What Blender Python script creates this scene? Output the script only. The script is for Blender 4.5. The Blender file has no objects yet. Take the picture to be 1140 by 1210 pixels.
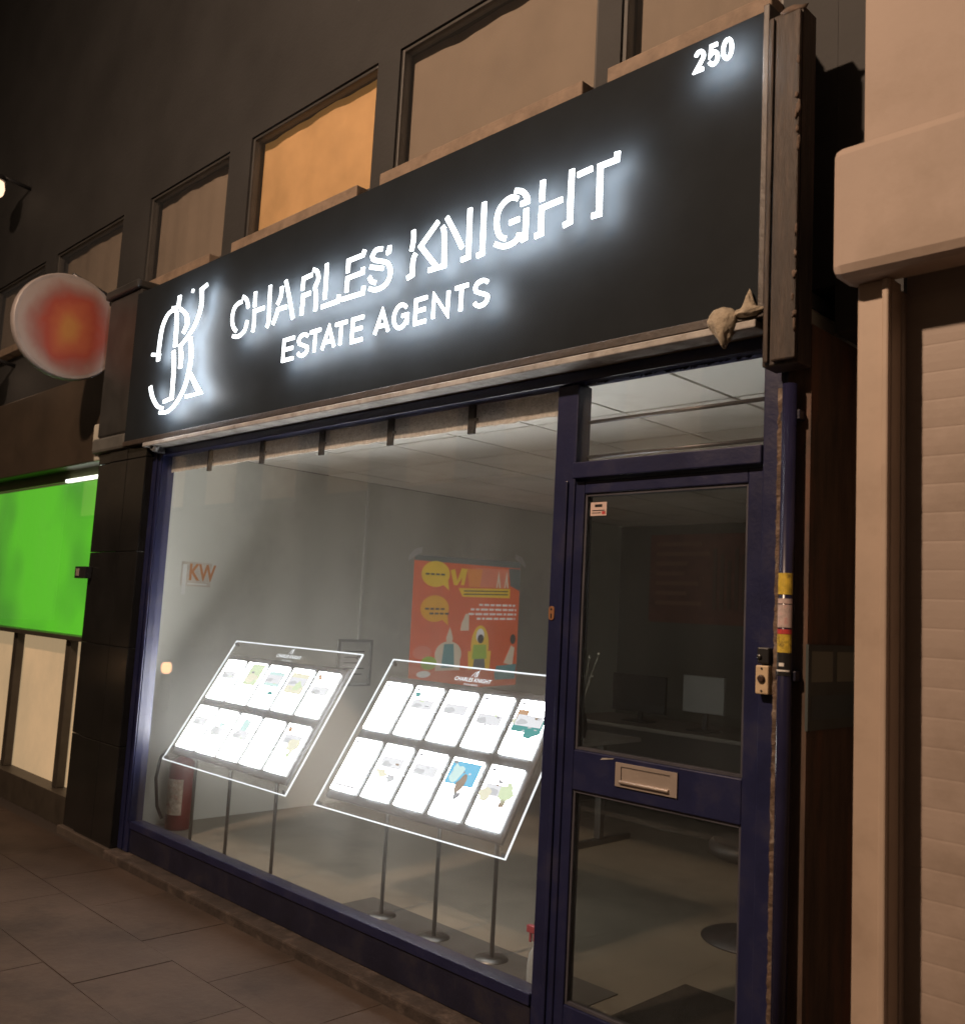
import bpy, bmesh, math, random
from mathutils import Vector, Matrix
random.seed(7)
sc = bpy.context.scene
COL = sc.collection

# ------------------------------------------------------------------ materials
MATS = {}
def mat(name, col, rough=0.5, metal=0.0, var=0.0, vscale=6.0, bump=0.0, bscale=40.0, emit=None, estr=0.0,
        spec=0.5, dirt=None, dscale=3.0, damt=0.0, stretch=(1, 1, 1), rvar=0.0):
    if name in MATS: return MATS[name]
    m = bpy.data.materials.new(name); m.use_nodes = True
    nt = m.node_tree; b = nt.nodes['Principled BSDF']
    b.inputs['Base Color'].default_value = (*col, 1)
    b.inputs['Roughness'].default_value = rough
    b.inputs['Metallic'].default_value = metal
    b.inputs['Specular IOR Level'].default_value = spec
    if emit:
        b.inputs['Emission Color'].default_value = (*emit, 1); b.inputs['Emission Strength'].default_value = estr
    tc = nt.nodes.new('ShaderNodeTexCoord'); mp = nt.nodes.new('ShaderNodeMapping')
    mp.inputs['Scale'].default_value = stretch
    nt.links.new(tc.outputs['Object'], mp.inputs['Vector'])
    def noise(scale, detail=6, rg=.6):
        n = nt.nodes.new('ShaderNodeTexNoise'); n.inputs['Scale'].default_value = scale
        n.inputs['Detail'].default_value = detail; n.inputs['Roughness'].default_value = rg
        nt.links.new(mp.outputs['Vector'], n.inputs['Vector']); return n
    colsock = None
    if var > 0:
        n = noise(vscale); r = nt.nodes.new('ShaderNodeValToRGB')
        r.color_ramp.elements[0].position = .3; r.color_ramp.elements[1].position = .7
        r.color_ramp.elements[0].color = (*[c*(1-var) for c in col], 1)
        r.color_ramp.elements[1].color = (*[min(1, c*(1+var)) for c in col], 1)
        nt.links.new(n.outputs['Fac'], r.inputs['Fac']); colsock = r.outputs['Color']
    if dirt:
        n = noise(dscale, 8, .65); r = nt.nodes.new('ShaderNodeValToRGB')
        r.color_ramp.elements[0].position = .52; r.color_ramp.elements[1].position = .68
        r.color_ramp.elements[0].color = (0, 0, 0, 1); r.color_ramp.elements[1].color = (damt,)*3+(1,)
        nt.links.new(n.outputs['Fac'], r.inputs['Fac'])
        mx = nt.nodes.new('ShaderNodeMix'); mx.data_type = 'RGBA'
        nt.links.new(r.outputs['Color'], mx.inputs['Factor'])
        if colsock: nt.links.new(colsock, mx.inputs['A'])
        else: mx.inputs['A'].default_value = (*col, 1)
        mx.inputs['B'].default_value = (*dirt, 1); colsock = mx.outputs['Result']
    if colsock: nt.links.new(colsock, b.inputs['Base Color'])
    if rvar > 0:
        n = noise(vscale*1.7); mr = nt.nodes.new('ShaderNodeMapRange')
        mr.inputs['To Min'].default_value = max(.02, rough-rvar); mr.inputs['To Max'].default_value = min(1, rough+rvar)
        nt.links.new(n.outputs['Fac'], mr.inputs['Value']); nt.links.new(mr.outputs['Result'], b.inputs['Roughness'])
    if bump > 0:
        n = noise(bscale, 8); bp = nt.nodes.new('ShaderNodeBump'); bp.inputs['Strength'].default_value = bump
        bp.inputs['Distance'].default_value = .01
        nt.links.new(n.outputs['Fac'], bp.inputs['Height']); nt.links.new(bp.outputs['Normal'], b.inputs['Normal'])
    MATS[name] = m; return m

def emis(name, col, s):
    if name in MATS: return MATS[name]
    m = bpy.data.materials.new(name); m.use_nodes = True; nt = m.node_tree
    nt.nodes.remove(nt.nodes['Principled BSDF'])
    e = nt.nodes.new('ShaderNodeEmission'); e.inputs['Color'].default_value = (*col, 1); e.inputs['Strength'].default_value = s
    nt.links.new(e.outputs[0], nt.nodes['Material Output'].inputs['Surface'])
    MATS[name] = m; return m

def glass(name, tint=(1, 1, 1), ior=1.5, film=0.02, filmcol=(.8, .8, .78), rough=0.0, dirty=0.0, fmax=None):
    m = bpy.data.materials.new(name); m.use_nodes = True; nt = m.node_tree
    nt.nodes.remove(nt.nodes['Principled BSDF'])
    out = nt.nodes['Material Output']
    t = nt.nodes.new('ShaderNodeBsdfTransparent'); t.inputs['Color'].default_value = (*tint, 1)
    g = nt.nodes.new('ShaderNodeBsdfGlossy'); g.inputs['Roughness'].default_value = rough
    geo = nt.nodes.new('ShaderNodeNewGeometry'); dt = nt.nodes.new('ShaderNodeVectorMath'); dt.operation = 'DOT_PRODUCT'
    nt.links.new(geo.outputs['Incoming'], dt.inputs[0]); nt.links.new(geo.outputs['Normal'], dt.inputs[1])
    def mth(op, a, b):
        q = nt.nodes.new('ShaderNodeMath'); q.operation = op
        for i, k in enumerate((a, b)):
            if k is None: continue
            if isinstance(k, (int, float)): q.inputs[i].default_value = k
            else: nt.links.new(k, q.inputs[i])
        return q.outputs[0]
    sch = mth('ADD', mth('MULTIPLY', mth('POWER', mth('SUBTRACT', 1.0, mth('ABSOLUTE', dt.outputs['Value'], None)), 5.0), .96), .04)
    m1 = nt.nodes.new('ShaderNodeMixShader')
    nt.links.new(sch, m1.inputs[0]); nt.links.new(t.outputs[0], m1.inputs[1]); nt.links.new(g.outputs[0], m1.inputs[2])
    d = nt.nodes.new('ShaderNodeBsdfDiffuse'); d.inputs['Color'].default_value = (*filmcol, 1)
    tl = nt.nodes.new('ShaderNodeBsdfTranslucent'); tl.inputs['Color'].default_value = (*filmcol, 1)
    dd = nt.nodes.new('ShaderNodeMixShader'); nt.links.new(d.outputs[0], dd.inputs[1]); nt.links.new(tl.outputs[0], dd.inputs[2])
    m2 = nt.nodes.new('ShaderNodeMixShader')
    tc = nt.nodes.new('ShaderNodeTexCoord'); mp = nt.nodes.new('ShaderNodeMapping')
    mp.inputs['Rotation'].default_value = (0, math.radians(32), 0); mp.inputs['Scale'].default_value = (2.2, 1, .5)
    n = nt.nodes.new('ShaderNodeTexNoise'); n.inputs['Scale'].default_value = 1.6; n.inputs['Detail'].default_value = 7
    nt.links.new(tc.outputs['Object'], mp.inputs['Vector']); nt.links.new(mp.outputs['Vector'], n.inputs['Vector'])
    mr = nt.nodes.new('ShaderNodeMapRange'); mr.inputs['From Min'].default_value = .45; mr.inputs['From Max'].default_value = .8
    mr.inputs['To Min'].default_value = film; mr.inputs['To Max'].default_value = film+dirty
    nt.links.new(n.outputs['Fac'], mr.inputs['Value'])
    nt.links.new(mr.outputs['Result'], m2.inputs[0]); nt.links.new(m1.outputs[0], m2.inputs[1]); nt.links.new(dd.outputs[0], m2.inputs[2])
    nt.links.new(m2.outputs[0], out.inputs['Surface'])
    MATS[name] = m; return m

# ------------------------------------------------------------------ mesh builder
class MB:
    def __init__(s): s.bm = bmesh.new(); s.mi = 0
    def m(s, i): s.mi = i; return s
    def face(s, pts):
        f = s.bm.faces.new([s.bm.verts.new(p) for p in pts]); f.material_index = s.mi; return f
    def box(s, x0, x1, y0, y1, z0, z1):
        v = [s.bm.verts.new((x, y, z)) for z in (z0, z1) for x, y in ((x0, y0), (x1, y0), (x1, y1), (x0, y1))]
        for q in ((3, 2, 1, 0), (4, 5, 6, 7), (0, 1, 5, 4), (1, 2, 6, 5), (2, 3, 7, 6), (3, 0, 4, 7)):
            f = s.bm.faces.new([v[i] for i in q]); f.material_index = s.mi
        return s
    def obox(s, o, u, v, n, a0, a1, b0, b1, c0, c1):       # box in the frame o + a u + b v + c n
        P = lambda a, b, c: o+u*a+v*b+n*c
        V = [s.bm.verts.new(P(a, b, c)) for c in (c0, c1) for a, b in ((a0, b0), (a1, b0), (a1, b1), (a0, b1))]
        for q in ((3, 2, 1, 0), (4, 5, 6, 7), (0, 1, 5, 4), (1, 2, 6, 5), (2, 3, 7, 6), (3, 0, 4, 7)):
            f = s.bm.faces.new([V[i] for i in q]); f.material_index = s.mi
        return s
    def tube(s, pts, r, seg=12, caps=True):
        pts = [Vector(p) for p in pts]; rings = []
        rr = r if isinstance(r, (list, tuple)) else [r]*len(pts)
        up = None
        for i, p in enumerate(pts):
            d = (pts[min(i+1, len(pts)-1)]-pts[max(i-1, 0)]).normalized()
            if up is None:
                up = Vector((0, 0, 1)) if abs(d.z) < .9 else Vector((1, 0, 0))
            a = d.cross(up).normalized(); b = a.cross(d).normalized(); up = b
            rings.append([s.bm.verts.new(p+(a*math.cos(t)+b*math.sin(t))*rr[i]) for t in [2*math.pi*k/seg for k in range(seg)]])
        for A, B in zip(rings, rings[1:]):
            for k in range(seg):
                f = s.bm.faces.new((A[k], B[k], B[(k+1) % seg], A[(k+1) % seg])); f.material_index = s.mi; f.smooth = True
        if caps:
            for R, rev in ((rings[0], False), (rings[-1], True)):
                f = s.bm.faces.new(R[::-1] if rev else R); f.material_index = s.mi
        return s
    def lathe(s, prof, c, seg=24, axis='Z'):               # prof: (radius, height) from bottom to top
        c = Vector(c); rings = []
        for r, h in prof:
            ring = []
            for k in range(seg):
                t = 2*math.pi*k/seg; a, b = r*math.cos(t), r*math.sin(t)
                p = {'Z': (a, b, h), 'Y': (a, h, b), 'X': (h, a, b)}[axis]
                ring.append(s.bm.verts.new(c+Vector(p)))
            rings.append(ring)
        for A, B in zip(rings, rings[1:]):
            for k in range(seg):
                f = s.bm.faces.new((A[k], A[(k+1) % seg], B[(k+1) % seg], B[k])); f.material_index = s.mi; f.smooth = True
        f = s.bm.faces.new(rings[0][::-1]); f.material_index = s.mi
        f = s.bm.faces.new(rings[-1]); f.material_index = s.mi
        return s
    def ribbon(s, pts, w, y0, y1, aspect=1.0):                         # stroke in the x-z plane, y0 (front) to y1
        pts = [Vector(p) for p in pts]; n = len(pts); Ls, Rs = [], []
        for i, p in enumerate(pts):
            d0 = (p-pts[i-1]).normalized() if i else None
            d1 = (pts[i+1]-p).normalized() if i < n-1 else None
            d0 = d0 or d1; d1 = d1 or d0
            t = d0+d1
            t = t.normalized() if t.length > 1e-4 else d1
            nn = Vector((-t.y, t.x)); k = 1/max(.5, nn.dot(Vector((-d1.y, d1.x))))
            q = p+d1*(w*.06) if i == 0 else (p-d0*(w*.06) if i == n-1 else p)
            of = Vector((nn.x*aspect, nn.y))*(w/2*k); Ls.append(q+of); Rs.append(q-of)
        F = [[s.bm.verts.new((q.x, y, q.y)) for q in S] for y in (y0, y1) for S in (Ls, Rs)]
        l0, r0, l1, r1 = F
        qs = []
        for i in range(n-1):
            qs += [(l0[i], r0[i], r0[i+1], l0[i+1]), (l1[i+1], r1[i+1], r1[i], l1[i]),
                   (l1[i], l0[i], l0[i+1], l1[i+1]), (r0[i], r1[i], r1[i+1], r0[i+1])]
        qs += [(l0[0], l1[0], r1[0], r0[0]), (l0[-1], r0[-1], r1[-1], l1[-1])]
        for iq, q in enumerate(qs): s.bm.faces.new(q).material_index = 1 if (iq < 4*(n-1) and iq % 4 == 1) else 0
        return s
    def disc(s, c, u, v, ru, rv, n=28, a0=0, a1=2*math.pi):
        c, u, v = Vector(c), Vector(u), Vector(v)
        return s.face([c+u*(ru*math.cos(a0+(a1-a0)*k/n))+v*(rv*math.sin(a0+(a1-a0)*k/n)) for k in range(n)])
    def blob(s, c, r, sx=1, sy=1, sz=1, jit=.25, sub=2, seed=0):
        rnd = random.Random(seed)
        g = bmesh.ops.create_icosphere(s.bm, subdivisions=sub, radius=r)
        for v in g['verts']:
            k = 1+rnd.uniform(-jit, jit)
            v.co = Vector((v.co.x*sx*k, v.co.y*sy*k, v.co.z*sz*k))+Vector(c)
        for f in {f for v in g['verts'] for f in v.link_faces}: f.material_index = s.mi; f.smooth = True
        return s
    def text(s, body, size, origin, u, v, n, ext=.0, align='LEFT', sx=1.0, bold=0.0):
        cu = bpy.data.curves.new('lettering', 'FONT'); cu.body = body; cu.size = size; cu.align_x = align
        cu.extrude = ext; cu.offset = bold; cu.resolution_u = 4
        o = bpy.data.objects.new('lettering', cu); COL.objects.link(o)
        dg = bpy.context.evaluated_depsgraph_get(); dg.update()
        me = bpy.data.meshes.new_from_object(o.evaluated_get(dg))
        vs = [s.bm.verts.new(origin+u*(q.co.x*sx)+v*q.co.y+n*(q.co.z+ext)) for q in me.vertices]
        for p in me.polygons:
            try: s.bm.faces.new([vs[i] for i in p.vertices]).material_index = s.mi
            except ValueError: pass
        bpy.data.objects.remove(o); bpy.data.curves.remove(cu); bpy.data.meshes.remove(me)
        return s
    def build(s, name, mats, parent=None, bevel=0.0, loc=None):
        me = bpy.data.meshes.new(name)
        if loc is not None:
            bmesh.ops.translate(s.bm, verts=s.bm.verts, vec=-Vector(loc))
        s.bm.normal_update(); s.bm.to_mesh(me); s.bm.free()
        for m_ in (mats if isinstance(mats, (list, tuple)) else [mats]): me.materials.append(m_)
        o = bpy.data.objects.new(name, me); COL.objects.link(o)
        if loc is not None: o.location = loc
        if parent:
            o.parent = parent
            o.matrix_parent_inverse = Matrix.Translation(parent.location).inverted()
        if bevel:
            b = o.modifiers.new('Bevel', 'BEVEL'); b.width = bevel; b.segments = 2; b.limit_method = 'ANGLE'
            b.use_clamp_overlap = True
        return o

def tag(o, label, cat, group=None):
    o['label'] = label; o['category'] = cat
    if group: o['group'] = group
    return o
def thing(name, loc, label, cat, group=None):
    o = bpy.data.objects.new(name, None); COL.objects.link(o); o.location = loc; o.empty_display_size = .1
    return tag(o, label, cat, group)
def struct(o): o['kind'] = 'structure'; return o

def smooth(pts, k=4, sharp=55):
    pts = [Vector(p) for p in pts]
    if len(pts) < 3: return [tuple(p) for p in pts]
    segs = [[pts[0]]]
    for i in range(1, len(pts)-1):
        segs[-1].append(pts[i])
        if (pts[i]-pts[i-1]).angle(pts[i+1]-pts[i]) > math.radians(sharp): segs.append([pts[i]])
    segs[-1].append(pts[-1]); out = []
    for S in segs:
        for i in range(len(S)-1):
            p0, p1, p2, p3 = S[max(i-1, 0)], S[i], S[i+1], S[min(i+2, len(S)-1)]
            for j in range(k if len(S) > 2 else 1):
                t = j/k if len(S) > 2 else 0
                out.append(.5*((2*p1)+(p2-p0)*t+(2*p0-5*p1+4*p2-p3)*t*t+(3*p1-p0-3*p2+p3)*t**3))
    out.append(pts[-1]); return [tuple(p) for p in out]

X, Y, Z = Vector((1, 0, 0)), Vector((0, 1, 0)), Vector((0, 0, 1))
PAGE_L, LET_L = 26.0, 3.5

navy = mat('navy_paint', (.013, .016, .055), .35, var=.25, vscale=5, bump=.12, bscale=60, dirt=(.05, .045, .045), dscale=5, damt=.35, rvar=.1)
navy_dk = mat('dark_navy_paint', (.012, .013, .03), .4, var=.3, vscale=4, bump=.1, bscale=50, dirt=(.04, .035, .032), dscale=4, damt=.5, rvar=.1)
black_gloss = mat('fascia_black', (.016, .019, .022), .6, spec=.03, bump=.015, bscale=3, rvar=.05, var=.1)
black_trim = mat('black_trim', (.02, .018, .017), .45, var=.3)
brown_wood = mat('brown_wood', (.034, .023, .017), .6, var=.45, vscale=9, bump=.5, bscale=25, stretch=(6, 6, .6), dirt=(.08, .055, .04), dscale=9, damt=.6)
worn = mat('worn_edge', (.10, .065, .045), .75, var=.5, vscale=20, bump=.8, bscale=60, dirt=(.28, .23, .19), dscale=22, damt=.9)
strip_m = mat('pale_strip', (.30, .285, .27), .6, var=.3, vscale=9, bump=.3, bscale=50, dirt=(.12, .1, .08), dscale=8, damt=.8)
letter_e = [emis('sign_letter_light', (.93, .97, 1.0), LET_L), emis('sign_letter_halo', (.92, .96, 1.0), 95.0)]
grey_wall = mat('interior_wall', (.62, .62, .56), .8, var=.06, vscale=1.3, bump=.05, bscale=80, dirt=(.42, .42, .4), dscale=1.5, damt=.4)
metal = mat('brushed_steel', (.17, .17, .165), .42, metal=1, var=.1)
steel_dk = mat('dark_steel', (.06, .06, .065), .4, metal=.6, var=.2)
blackp = mat('black_plastic', (.015, .015, .016), .4, var=.2)
white_p = mat('white_plastic', (.7, .69, .66), .4, var=.08)
cream_p = mat('cream_plastic', (.52, .40, .26), .4, var=.12, dirt=(.3, .2, .12), dscale=30, damt=.4)
satin = mat('satin_aluminium', (.5, .43, .38), .42, metal=.55, var=.15, bump=.05, bscale=90)
pane_m = glass('shop_glass', film=.022, dirty=.02)
door_glass = glass('door_glass', tint=(.72, .72, .7), film=.01, dirty=.012)
acryl = glass('acrylic', tint=(.93, .95, .96), film=.06, dirty=.03)

LETTERS=[
('C',[[(-4.447,3.178),(-4.488,3.174),(-4.524,3.156),(-4.538,3.121),(-4.533,3.078),(-4.516,3.046),(-4.483,3.019)],[(-4.443,3.204),(-4.406,3.182),(-4.387,3.153),(-4.379,3.127)],[(-4.518,2.998),(-4.467,2.986),(-4.422,2.994),(-4.392,3.015),(-4.376,3.061)]]),
('H',[[(-4.317,3.206),(-4.314,3.12)],[(-4.313,2.983),(-4.307,3.028),(-4.313,3.098),(-4.215,3.097)],[(-4.174,3.21),(-4.171,3.121),(-4.164,3.017),(-4.18,2.984)]]),
('A',[[(-4.064,3.18),(-4.066,3.127),(-4.094,3.088)],[(-4.003,3.06),(-4.084,3.062),(-4.098,3.028),(-4.122,2.988)],[(-4.031,3.204),(-3.995,3.124),(-3.96,3.04),(-3.939,2.984)]]),
('R',[[(-3.873,3.116),(-3.87,3.177),(-3.794,3.181)],[(-3.866,2.987),(-3.863,3.044),(-3.862,3.088),(-3.799,3.089)],[(-3.792,3.206),(-3.757,3.188),(-3.741,3.148),(-3.763,3.111),(-3.752,3.075),(-3.747,3.03),(-3.748,2.986)]]),
('L',[[(-3.678,3.211),(-3.676,3.131),(-3.675,3.029)],[(-3.7,2.997),(-3.565,2.999),(-3.561,3.03)]]),
('E',[[(-3.503,3.123),(-3.504,3.182),(-3.394,3.184),(-3.383,3.208)],[(-3.503,3.028),(-3.502,3.097),(-3.388,3.099),(-3.387,3.124)],[(-3.537,3.001),(-3.376,2.999),(-3.372,3.032)]]),
('S',[[(-3.251,3.179),(-3.3,3.184),(-3.323,3.162),(-3.31,3.141),(-3.252,3.12),(-3.209,3.101),(-3.185,3.062),(-3.194,3.02),(-3.233,2.997),(-3.287,2.995),(-3.331,3.01)],[(-3.201,3.182),(-3.203,3.155),(-3.222,3.149)],[(-3.336,3.113),(-3.236,3.083)],[(-3.337,3.067),(-3.313,3.039),(-3.285,3.028)]]),
('K',[[(-3.042,3.212),(-3.038,3.167),(-3.048,3.117)],[(-3.016,3.101),(-3.032,3.074),(-3.032,3.007),(-3.067,2.999)],[(-2.88,3.209),(-2.988,3.124),(-2.879,3.01)]]),
('N',[[(-2.929,3.003),(-2.83,3.001),(-2.835,3.086),(-2.842,3.15),(-2.854,3.179)],[(-2.831,3.213),(-2.776,3.133),(-2.724,3.052)],[(-2.691,3.214),(-2.688,3.11),(-2.685,3.004),(-2.728,3.001)]]),
('I',[[(-2.609,3.216),(-2.607,3.097),(-2.605,3.0),(-2.636,2.996)]]),
('G',[[(-2.422,3.176),(-2.455,3.191),(-2.494,3.183),(-2.525,3.155),(-2.533,3.108),(-2.52,3.062),(-2.5,3.039),(-2.477,3.029)],[(-2.442,3.214),(-2.4,3.198),(-2.375,3.167),(-2.372,3.15),(-2.407,3.149)],[(-2.464,3.088),(-2.408,3.091)],[(-2.537,3.022),(-2.489,3.0),(-2.441,3.0),(-2.413,3.014),(-2.405,3.034)],[(-2.375,3.124),(-2.374,3.072),(-2.375,3.005),(-2.397,3.001)]]),
('H',[[(-2.296,3.214),(-2.297,3.129)],[(-2.193,3.108),(-2.295,3.103),(-2.297,3.051),(-2.294,3.001),(-2.326,2.998)]]),
('H',[[(-2.154,3.213),(-2.155,3.139),(-2.154,3.009),(-2.186,3.004)]]),
('T',[[(-2.128,3.181),(-2.057,3.186)],[(-1.947,3.214),(-1.95,3.184),(-2.022,3.183),(-2.021,3.099),(-2.019,3.003),(-2.054,3.004)]]),
]
LOGO= [[(-5.179,3.366),(-5.187,3.294),(-5.267,3.303)],[(-5.199,3.282),(-5.301,3.28),(-5.371,3.207),(-5.39,3.092),(-5.387,2.994)],[(-5.481,3.051),(-5.362,3.028)],[(-5.201,3.268),(-5.188,3.174),(-5.182,3.049)],[(-5.196,3.03),(-5.172,2.917),(-5.164,2.737),(-5.27,2.727)],[(-5.159,3.279),(-5.076,3.225),(-5.054,3.163),(-5.095,3.115)],[(-4.849,3.362),(-4.915,3.346),(-4.904,3.241),(-4.956,3.145),(-5.03,3.088),(-5.115,3.045),(-5.094,2.984),(-5.092,2.905)],[(-5.002,3.076),(-4.972,2.964),(-4.985,2.861),(-5.023,2.775),(-5.102,2.701),(-5.204,2.66),(-5.311,2.667)],[(-4.967,2.858),(-4.829,2.723),(-4.999,2.724)],[(-5.461,2.849),(-5.418,2.777),(-5.343,2.712),(-5.265,2.687)],[(-5.032,3.362),(-5.01,3.357)]]

# ------------------------------------------------------------------ ground
slab = mat('paving', (.058, .042, .034), .8, spec=.15, var=.4, vscale=.9, bump=.3, bscale=30, dirt=(.022, .018, .015), dscale=1.0, damt=.8, rvar=.15)
joint = mat('paving_joint', (.035, .026, .021), .9)
mb = MB()
mb.m(1).face([(-40, -3.6, 0), (8, -3.6, 0), (8, -.0, 0), (-40, 0, 0)]).normal_update()
mb.m(0)
px = -24.0
row = 0
for j in range(8):
    y1 = -.135-j*.432
    x = -24.0-(.3 if j % 2 else 0)
    while x < 6:
        mb.box(x+.002, x+.598, y1-.428, y1, -.02, .006+random.uniform(-.0015, .0015)); x += .6
struct(mb.build('pavement', [slab, joint]))
struct(MB().box(-40, 8, -3.75, -3.6, -.12, .012).build('kerb', mat('kerb_stone', (.2, .19, .18), .8, var=.2), bevel=.01))
struct(MB().box(-60, 30, -40, -3.75, -.3, -.11).build('road', mat('asphalt', (.05, .05, .05), .85, var=.2, vscale=30, bump=.4, bscale=120)))

# ------------------------------------------------------------------ the building over the shop
wall_dk = mat('dark_render', (.026, .026, .027), .75, var=.25, vscale=1.5, bump=.2, bscale=40)
blind = mat('tan_blind', (.225, .18, .14), .8, var=.1, vscale=2.5, bump=.1, bscale=30)
blind_lit = mat('lit_orange_curtain', (.45, .27, .13), .8, var=.25, vscale=2.2, emit=(.8, .38, .10), estr=.17)
winframe = mat('dark_window_frame', (.05, .047, .045), .5, var=.2)
sill_m = mat('tan_sill', (.21, .155, .115), .75, var=.25, vscale=12, bump=.4, bscale=40)
bld = thing('terrace_building', (-3.9, .1, 0), 'dark rendered terrace building rising above the black shop sign', 'building')
WX = [(-9.6, -8.35), (-8.1, -6.81), (-6.37, -5.27), (-5.01, -3.77), (-3.59, -2.30), (-2.18, -1.48)]
ZS, ZH = 3.72, 4.42
mb = MB()
mb.box(-12, -1.285, .1, .4, ZH, 9.5)                       # wall over the window heads
mb.box(-12, -1.285, .1, .4, 2.67, ZS-.08); mb.box(-6.4, -1.37, .056, .075, 2.497, 2.669)   # spandrel behind the sign
e = [-12]+[c for w in WX for c in w]+[-1.285]
for a, b in zip(e[0::2], e[1::2]): mb.box(a, b, .1, .4, ZS-.08, ZH)   # piers
mb.box(-12, -1.2, -.12, .42, 9.5, 9.75)
mb.build('wall', wall_dk, bld)
for i, (a, b) in enumerate(WX):
    fr = MB()
    for q in ((a, a+.02, ZS, ZH), (b-.02, b, ZS, ZH), (a+.02, b-.02, ZH-.02, ZH), (a+.02, b-.02, ZS, ZS+.02)): fr.box(q[0], q[1], .112, .16, q[2], q[3])
    f = fr.build('window', winframe, bld, bevel=.004)
    MB().box(a+.02, b-.02, .122, .128, ZS+.02, ZH-.02).build('pane', glass('upper_glass_%d' % i, film=.01), f)
    mb = MB(); nx = 70; rnd = random.Random(i+40); ph = [rnd.uniform(0, 6.28) for _ in range(4)]
    fold = lambda t: .19+.004*math.sin(t*19+ph[0])+.002*math.sin(t*41+ph[1])+.006*math.sin(t*7+ph[2])
    for k in range(nx):
        t0, t1 = k/nx, (k+1)/nx; xa, xb = a+.005+(b-a-.01)*t0, a+.005+(b-a-.01)*t1
        mb.face([(xa, fold(t0), ZS+.005), (xb, fold(t1), ZS+.005), (xb, fold(t1), ZH-.005), (xa, fold(t0), ZH-.005)]).smooth = True
    bmesh.ops.remove_doubles(mb.bm, verts=mb.bm.verts, dist=1e-5)
    mb.box(a, b, .225, .235, ZS, ZH)
    mb.build('curtain', blind_lit if i == 3 else blind, f)
    MB().box(a+.002, b-.002, .02, .111, ZS-.07, ZS-.002).build('sill', sill_m, f, bevel=.006)
# shop interior shell
LW = -6.1
MB().box(LW-.1, LW, .1, 5.5, .05, 2.6).build('side_wall', grey_wall, bld)
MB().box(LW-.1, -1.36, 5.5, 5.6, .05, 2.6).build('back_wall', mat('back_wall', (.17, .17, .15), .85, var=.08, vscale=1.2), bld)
MB().box(-1.385, -1.36, .06, 5.5, .05, 2.6).build('party_wall', grey_wall, bld)
MB().box(-1.36, -1.285, -.05, 1.1, .0, 2.5).build('reveal_wall', mat('dark_reveal', (.07, .044, .03), .65, var=.5, vscale=5, bump=.4, bscale=25, stretch=(4, 4, .7), dirt=(.14, .045, .02), dscale=2.5, damt=.6), bld)
tile = mat('ceiling_tile', (.80, .79, .74), .85, var=.05, vscale=1.5, bump=.25, bscale=130, dirt=(.5, .47, .4), dscale=1.2, damt=.5)
grid = mat('ceiling_grid', (.09, .09, .085), .6)
mb = MB(); mb.m(1).box(LW, -1.36, .076, 5.5, 2.612, 2.66); mb.m(0)
x = LW
xs = [-1.57-.6*k for k in range(9)]
for i in range(9):
    for j in range(10):
        x1, x0 = (xs[i-1] if i else -1.36), xs[i]
        x0 = max(x0, LW); y0 = .06+.6*j-.25; y1 = y0+.6; y0 = max(y0, .077); y1 = min(y1, 5.5)
        if x1-x0 > .05 and y1-y0 > .05: mb.box(x0+.009, x1-.009, y0+.009, y1-.009, 2.6+random.uniform(0, .003), 2.611)
mb.build('ceiling', [tile, grid], bld)
MB().box(LW, -1.36, .0, 5.5, -.02, .05).build('floor', mat('vinyl_floor', (.185, .168, .135), .5, var=.22, vscale=1.0, bump=.08, bscale=60, dirt=(.10, .09, .075), dscale=.9, damt=.8), bld)

# ------------------------------------------------------------------ shopfront joinery
sf = thing('shopfront', (-3.5, 0, 0), 'navy painted timber shopfront with one large window and glazed door', 'shopfront')
mb = MB()
mb.box(-5.66, -5.53, -.035, .05, .05, 2.49)                # left post
mb.box(-2.318, -2.217, -.02, .06, .05, 2.45)                # mullion
mb.box(-1.452, -1.37, -.03, .05, .05, 2.45)              # right jamb
mb.box(-5.53, -1.37, -.036, .05, 2.452, 2.495)            # head
mb.box(-5.53, -2.318, -.03, .055, .185, .2275)             # sill rail
mb.box(-2.217, -1.452, -.04, .05, 2.085, 2.145)           # transom bar
mb.box(-2.262, -2.245, -.03, -.0205, .06, 2.08)
mb.box(-5.545, -5.532, -.046, -.0355, .2285, 2.44)
mb.box(-5.60, -5.585, -.046, -.0355, .06, 2.48)
mb.build('frame', navy, sf, bevel=.004)
MB().box(-5.53, -2.318, -.022, .04, .05, .184).build('stall_riser', navy_dk, sf, bevel=.003)
MB().box(-5.66, -1.30, -.12, .0, -.01, .048).build('plinth', mat('plinth_stone', (.04, .030, .026), .85, var=.4, vscale=8, bump=.9, bscale=25, dirt=(.13, .10, .085), dscale=7, damt=.7), sf, bevel=.01)
MB().box(-5.53, -2.318, .004, .010, .2275, 2.452).build('window_pane', pane_m, sf)
MB().box(-2.217, -1.452, .004, .010, 2.145, 2.452).build('transom_pane', pane_m, sf)
for z in (2.313, 2.179):
    MB().tube([(-2.225, .05, z), (-1.46, .05, z)], .0075).build('security_bar', steel_dk, sf)
# flaking paint at the glass top edge
mb = MB()
for k in range(46):
    x = random.choice([random.uniform(-2.2, -1.48), random.uniform(-2.0, -1.6)])
    w, h = random.uniform(.006, .03), random.uniform(.003, .012)
    mb.face([(x, .002, 2.452), (x+w*.3, .002, 2.452-h), (x+w*.7, .002, 2.452-h*.7), (x+w, .002, 2.452)])
mb.build('flaking_paint', steel_dk, sf)['kind'] = 'stuff'
MB().box(-5.62, -1.43, -.133, -.02, 2.4965, 2.522).build('drip_strip', strip_m, sf, bevel=.004)
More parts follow.
